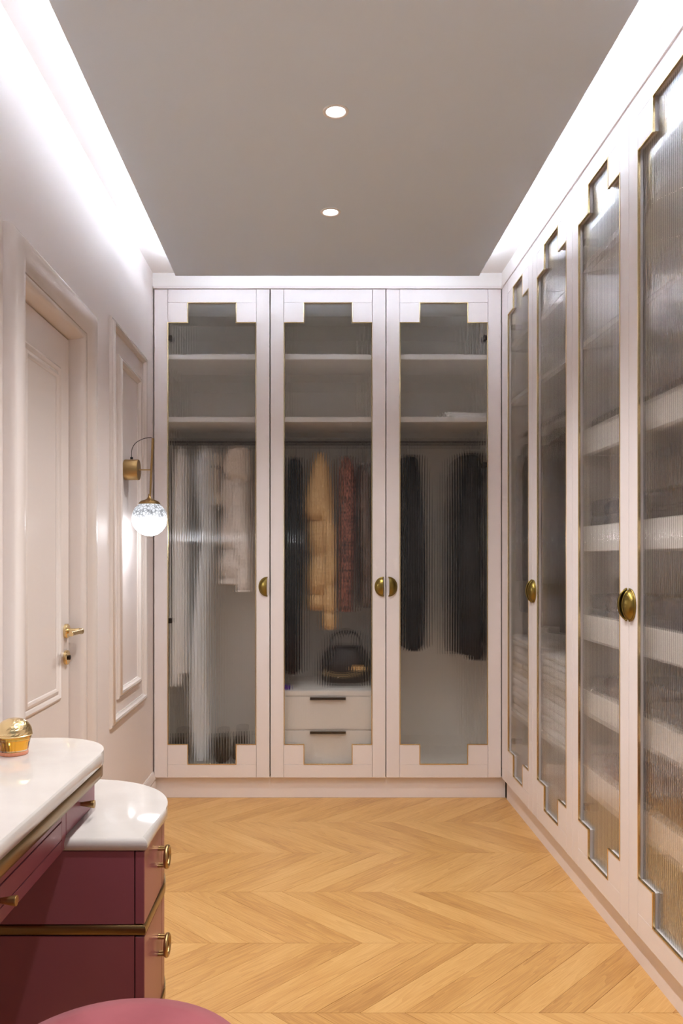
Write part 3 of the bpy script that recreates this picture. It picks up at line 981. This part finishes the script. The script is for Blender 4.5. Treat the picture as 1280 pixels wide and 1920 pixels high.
for s, (ya, yb2, hs, where) in enumerate(((4.055, 3.63, [.062, .058, .066, .06, .064, .05], 'corner-side stack'), (3.555, 3.04, [.072, .07, .07, .066, .06], 'stack nearer the trays'))):
    z = 0.4825
    for k, h in enumerate(hs):
        nm = ordn[k] if k < len(hs) - 1 else 'topmost'
        j = rnd.uniform(-0.012, 0.012)
        o = soft_block('folded_blanket', XR + 0.085 + j, XR + 0.50 + j, yb2, ya, z, z + h - 0.001, M['white_cloth'] if (k + s) % 3 else M['cream'], 90 + 7 * s + k, 2)
        tag(o, ('cream' if (k + s) % 3 == 0 else 'white') + ' folded blanket, ' + nm + ' of the ' + where, 'blanket', 'folded bedding on the low shelf')
        z += h + 0.003
# folded clothes in the pull-out trays
kinds = [('ink', 'black'), ('umber', 'umber brown'), ('navy', 'dark navy'), ('maroon', 'dark maroon'), ('grey', 'charcoal')]
ordt = ['uppermost', 'second', 'third', 'fourth', 'lowest']
for i, z in enumerate(TRAYS):
    for h in range(2):
        ya = YR[2] - 0.042 - h * 0.495
        yb2 = ya - 0.475
        mk, cn = kinds[(2 * i + h * 3) % 5]
        o = soft_block('folded_sweater', XR + 0.085, XR + 0.50, yb2, ya, z - 0.0775, z + (0.03, 0.09, 0.08, 0.05, 0.05)[i], M[mk], 120 + 2 * i + h, 3, 0.0)
        tag(o, cn + ' folded sweater in the ' + ordt[i] + ' pull-out tray, ' + ('far' if h == 0 else 'near') + ' half', 'sweater', 'folded clothes in the pull-out trays')
# ------------------------------------------------------------------ recessed downlights
for i, (lx, ly) in enumerate(LIGHTS):
    r = tag(empty('downlight', (lx, ly, ZP)), ['recessed round downlight in the ceiling panel, the nearer in view', 'recessed round downlight in the ceiling panel near the end wardrobes',
            'recessed round downlight overhead between stool and long wardrobes', 'recessed round downlight above the velvet stool'][i], 'downlight', 'recessed ceiling downlights')
    bm = bmesh.new()
    n = 32
    add_loft(bm, [[(rr * math.cos(2 * PI * k / n), rr * math.sin(2 * PI * k / n), zz) for k in range(n)] for rr, zz in ((0.040, -0.0003), (0.0395, -0.0025), (0.036, -0.004), (0.031, -0.0035), (0.0285, -0.001), (0.0270, 0.010))], False, False)
    finish(bm, 'ring', M['ceil'], r, smooth=True, angle=40)
    bm = bmesh.new()
    add_lathe(bm, [(0.0268, 0.006), (0.0268, 0.016)], 28)
    finish(bm, 'lens', M['lens'], r)
    ld = bpy.data.lights.new('downlight_beam', 'SPOT')
    ld.energy = SPOT_POWER
    ld.spot_size = math.radians(116)
    ld.spot_blend = 0.85
    ld.shadow_soft_size = 0.025
    ld.color = (1.0, 0.97, 0.95)
    lo = bpy.data.objects.new('downlight_beam', ld)
    COL.objects.link(lo)
    lo.location = (0, 0, -0.006)
    lo.parent = r

# ------------------------------------------------------------------ wall light
SY = 3.50
mx = XL + 0.018     # it stands on the panel bead's inner field
sc_root = tag(empty('wall_lamp', (XL, SY, 1.62)), 'brass wall light with a lit crackle glass globe on the left wall panel', 'lamp')
def rel(p):
    return (p[0] - XL, p[1] - SY, p[2] - 1.62)
mz = at(248, 881, SY)[2]
lathe('wall_mount', [(0.044, 0.0), (0.0455, 0.002), (0.0455, 0.060), (0.0445, 0.062)], M['brass'], sc_root, 36, (0, 0, mz - 1.62), 'X')
lathe('cable_gland', [(0.0062, 0), (0.0062, 0.010), (0.005, 0.011)], M['black'], sc_root, 12, (0.030, 0, mz - 1.62 + 0.045))
rt = rel(at(286.5, 822, SY)); rb = rel(at(281, 938, SY))
cab = [(0.030, 0, mz - 1.62 + 0.052), (0.030, 0, mz - 1.62 + 0.085), (0.045, 0.0, mz - 1.62 + 0.115), (0.075, 0.0, mz - 1.62 + 0.134), (rt[0] - 0.012, 0, rt[2] + 0.004), (rt[0], 0, rt[2] - 0.002)]
tube('cable', catmull(cab, 6), 0.0016, M['black'], sc_root, 6)
tube('arm', [(0.058, 0, mz - 1.62), (rb[0] + (rt[0] - rb[0]) * 0.5, 0, mz - 1.62)], 0.0030, M['brass'], sc_root, 10)
tube('rod', [rb, rt], [0.0040, 0.0058], M['brass'], sc_root, 12)
gx, gz = rel(at(280, 972, SY))[0], rel(at(280, 972, SY))[2]
GR = 0.077
lathe('globe_cap', [(0.0040, 0.112), (0.0055, 0.100), (0.010, 0.092), (0.022, 0.085), (0.038, 0.080), (0.046, 0.072), (0.047, 0.066), (0.03, 0.070)], M['brass'], sc_root, 32, (gx, 0, gz - 0.004))
bm = bmesh.new()
bmesh.ops.create_icosphere(bm, subdivisions=5, radius=GR)
R9 = random.Random(4)
cells = [Vector((R9.gauss(0, 1), R9.gauss(0, 1), R9.gauss(0, 1))).normalized() for _ in range(170)]
for v in bm.verts:
    d = sorted((v.co.normalized() - c).length for c in cells)[:2]
    v.co *= 1 + 0.10 * min(0.25, d[1] - d[0]) - 0.012
finish(bm, 'globe', M['globe'], sc_root, (gx, 0, gz), smooth=False)

# ------------------------------------------------------------------ dressing table
dt = tag(empty('dressing_table', (XL, 1.0, 0)), 'burgundy dressing table with white quartz tops and gold bands against the left wall', 'dressing table')
inv = Matrix.Translation((-XL, -1.0, 0))
def part(o, parent=dt):
    if parent is dt:
        o.parent = dt
        o.matrix_parent_inverse = inv
    return o
def sub(o, p):
    o.parent = p
    o.matrix_parent_inverse = inv if False else Matrix.Identity(4)
    return o
XW = XL + 0.002
ZDK, XDK = 0.800, -0.476
def desk_outline(e):
    r = 0.15
    cx, cyy = XDK - r, 1.937 - r
    return [(XW, 0.45 - e), (XDK + e, 0.45 - e)] + arc(cx, cyy, r + e, 0, 90) + [(XW, 1.937 + e)]
part(slab('desk_top', desk_outline(0.0), ZDK - 0.030, ZDK, M['quartz'], None, 0.0145, 5))
part(slab('gold_band', desk_outline(-0.002), ZDK - 0.058, ZDK - 0.0305, M['band'], None, 0.010, 4))
XF = -0.515
rr = 0.10
part(slab('desk_body', [(XW, 0.46), (XF - 0.020, 0.46), (XF - 0.020, 1.872)] + [(XF - 0.05, 1.885), (XW, 1.885)], 0.6575, ZDK - 0.0585, M['burg'], None, 0.001, 1))
# small drawer over the pedestal and the wide centre drawer
sd = part(box('drawer', XF - 0.0195, XF, 1.6585, 1.873, 0.6580, 0.7405, M['burg'], None, 0.0012))
def knob(parent, y, z):
    bm = bmesh.new()
    add_lathe(bm, [(0.0042, XF), (0.0046, XF + 0.004), (0.0088, XF + 0.029), (0.0084, XF + 0.0305)], 20, (0, y, z), 'X')
    finish(bm, 'knob', M['brass'], parent, smooth=True, angle=40)
knob(sd, 1.762, 0.692)
cd = part(box('drawer', XF - 0.0195, XF - 0.006, 0.62, 1.640, 0.6340, 0.7405, M['burg'], None, 0.0005))
for za, zb in ((0.6985, 0.7405), (0.6600, 0.6955), (0.6340, 0.6582)):
    box('front_board', XF - 0.0058, XF, 0.62, 1.628, za, zb, M['burg'], cd, 0.0006)
box('front_board', XF - 0.0058, XF, 1.6286, 1.6555, 0.6340, 0.7405, M['burg'], cd, 0.0006)
knob(cd, 1.300, 0.676)
# pedestal
YP0, XP = 1.652, -0.351
def ped(e, xn=XP, y0=YP0, step=False):
    r = 0.235
    cyy, cx = 2.085 - r, XP - r
    a = arc(cx, cyy, r + e, 0, 90, 16)
    if step:
        return [(XW, y0), (XP - 0.0215, y0), (XP - 0.0215, 1.842), (XP, 1.842)] + a[1:] + [(XW, 2.085 + e)]
    return [(XW, y0 - e), (XP + e, y0 - e)] + a + [(XW, 2.085 + e)]
part(slab('pedestal_top', ped(0.008), 0.628, 0.656, M['quartz'], None, 0.0135, 5))
for za, zb in ((0.4755, 0.6275), (0.2265, 0.4515), (0.012, 0.2035)):
    part(slab('pedestal_body', ped(0.0, step=True), za, zb, M['burg'], None, 0.001, 1))
for zc in (0.4635, 0.2150):
    part(slab('gold_band', ped(0.003), zc - 0.0115, zc + 0.0115, M['band'], None, 0.008, 3))
part(slab('gold_band', ped(0.003), 0.0, 0.0115, M['band'], None, 0.004, 2))
def ring_pull(parent, y, z):
    bm = bmesh.new()
    x = XP
    for dz in (-0.019, 0.019):
        for dy in (-0.006, 0.006):
            add_tube(bm, [(x - 0.001, y + dy, z + dz), (x + 0.020, y + dy, z + dz)], 0.0034, 10)
    ring = [(x + 0.020, y + 0.0215 * math.cos(a), z + 0.0215 * math.sin(a)) for a in [2 * PI * k / 32 for k in range(32)]]
    add_tube(bm, ring, 0.0052, 8, True)
    o = finish(bm, 'ring_pull', M['brass'], parent, smooth=True, angle=50)
    return o
for za, zb, hz2 in ((0.4765, 0.6265, 0.5616), (0.2275, 0.4505, 0.362), (0.013, 0.2025, 0.13)):
    d = part(box('drawer', XP - 0.0195, XP, YP0, 1.840, za, zb, M['burg'], None, 0.0012))
    ring_pull(d, 1.80, hz2)
# near end support, out of the picture
part(box('end_panel', XW, XF - 0.03, 0.47, 0.50, 0.0, 0.635, M['burg'], None, 0.002))

# perfume bottle on the desk
pb = tag(empty('perfume_bottle', (-0.668, 1.775, ZDK)), 'amber perfume bottle with gold domed cap on the white desk top', 'bottle')
def flute_lathe(name, prof, m, n=72, k=24, amp=0.02):
    bm = bmesh.new()
    rings = []
    for r, z in prof:
        rings.append([(r * (1 - amp + amp * abs(math.cos(k / 2 * a))) * math.cos(a), r * (1 - amp + amp * abs(math.cos(k / 2 * a))) * math.sin(a), z) for a in [2 * PI * i / n for i in range(n)]])
    add_loft(bm, rings)
    return finish(bm, name, m, pb, smooth=True, angle=40)
flute_lathe('glass_body', [(0.0305, 0.0085), (0.0315, 0.014), (0.033, 0.022), (0.0355, 0.032), (0.0375, 0.0385), (0.0368, 0.041)], M['clear'])
lathe('perfume', [(0.0265, 0.0115), (0.0285, 0.020), (0.0315, 0.0335)], M['juice'], pb, 32)
flute_lathe('glass_foot', [(0.0300, 0.0004), (0.0312, 0.002), (0.0308, 0.0083)], M['coral'], amp=0.03)
lathe('collar', [(0.0375, 0.0412), (0.0398, 0.0425), (0.0400, 0.0445), (0.038, 0.0462)], M['gold'], pb, 48)
bm = bmesh.new()
rings = []
for i in range(9):
    t = i / 9 * PI / 2
    rings.append([(0.0392 * math.cos(t) ** 0.85 * math.cos(2 * PI * (k + 0.5 * (i % 2)) / 26), 0.0392 * math.cos(t) ** 0.85 * math.sin(2 * PI * (k + 0.5 * (i % 2)) / 26), 0.0465 + 0.0335 * math.sin(t)) for k in range(26)])
add_loft(bm, rings)
finish(bm, 'cap', M['gold'], pb)

# stool
st = tag(empty('stool', (-0.292, 1.175, 0)), 'round dusty rose velvet stool in front of the dressing table', 'stool')
lathe('seat', [(0.190, 0.36), (0.209, 0.368), (0.2165, 0.390), (0.2185, 0.430), (0.214, 0.458), (0.200, 0.476), (0.165, 0.4835), (0.08, 0.4855), (0.01, 0.486)], M['velvet'], st, 64, angle=60)
lathe('skirt', [(0.18, 0.06), (0.188, 0.075), (0.19, 0.20), (0.186, 0.359)], M['velvet'], st, 64, angle=60)
lathe('gold_base', [(0.184, 0.0), (0.187, 0.004), (0.187, 0.055), (0.18, 0.0595)], M['band'], st, 64)
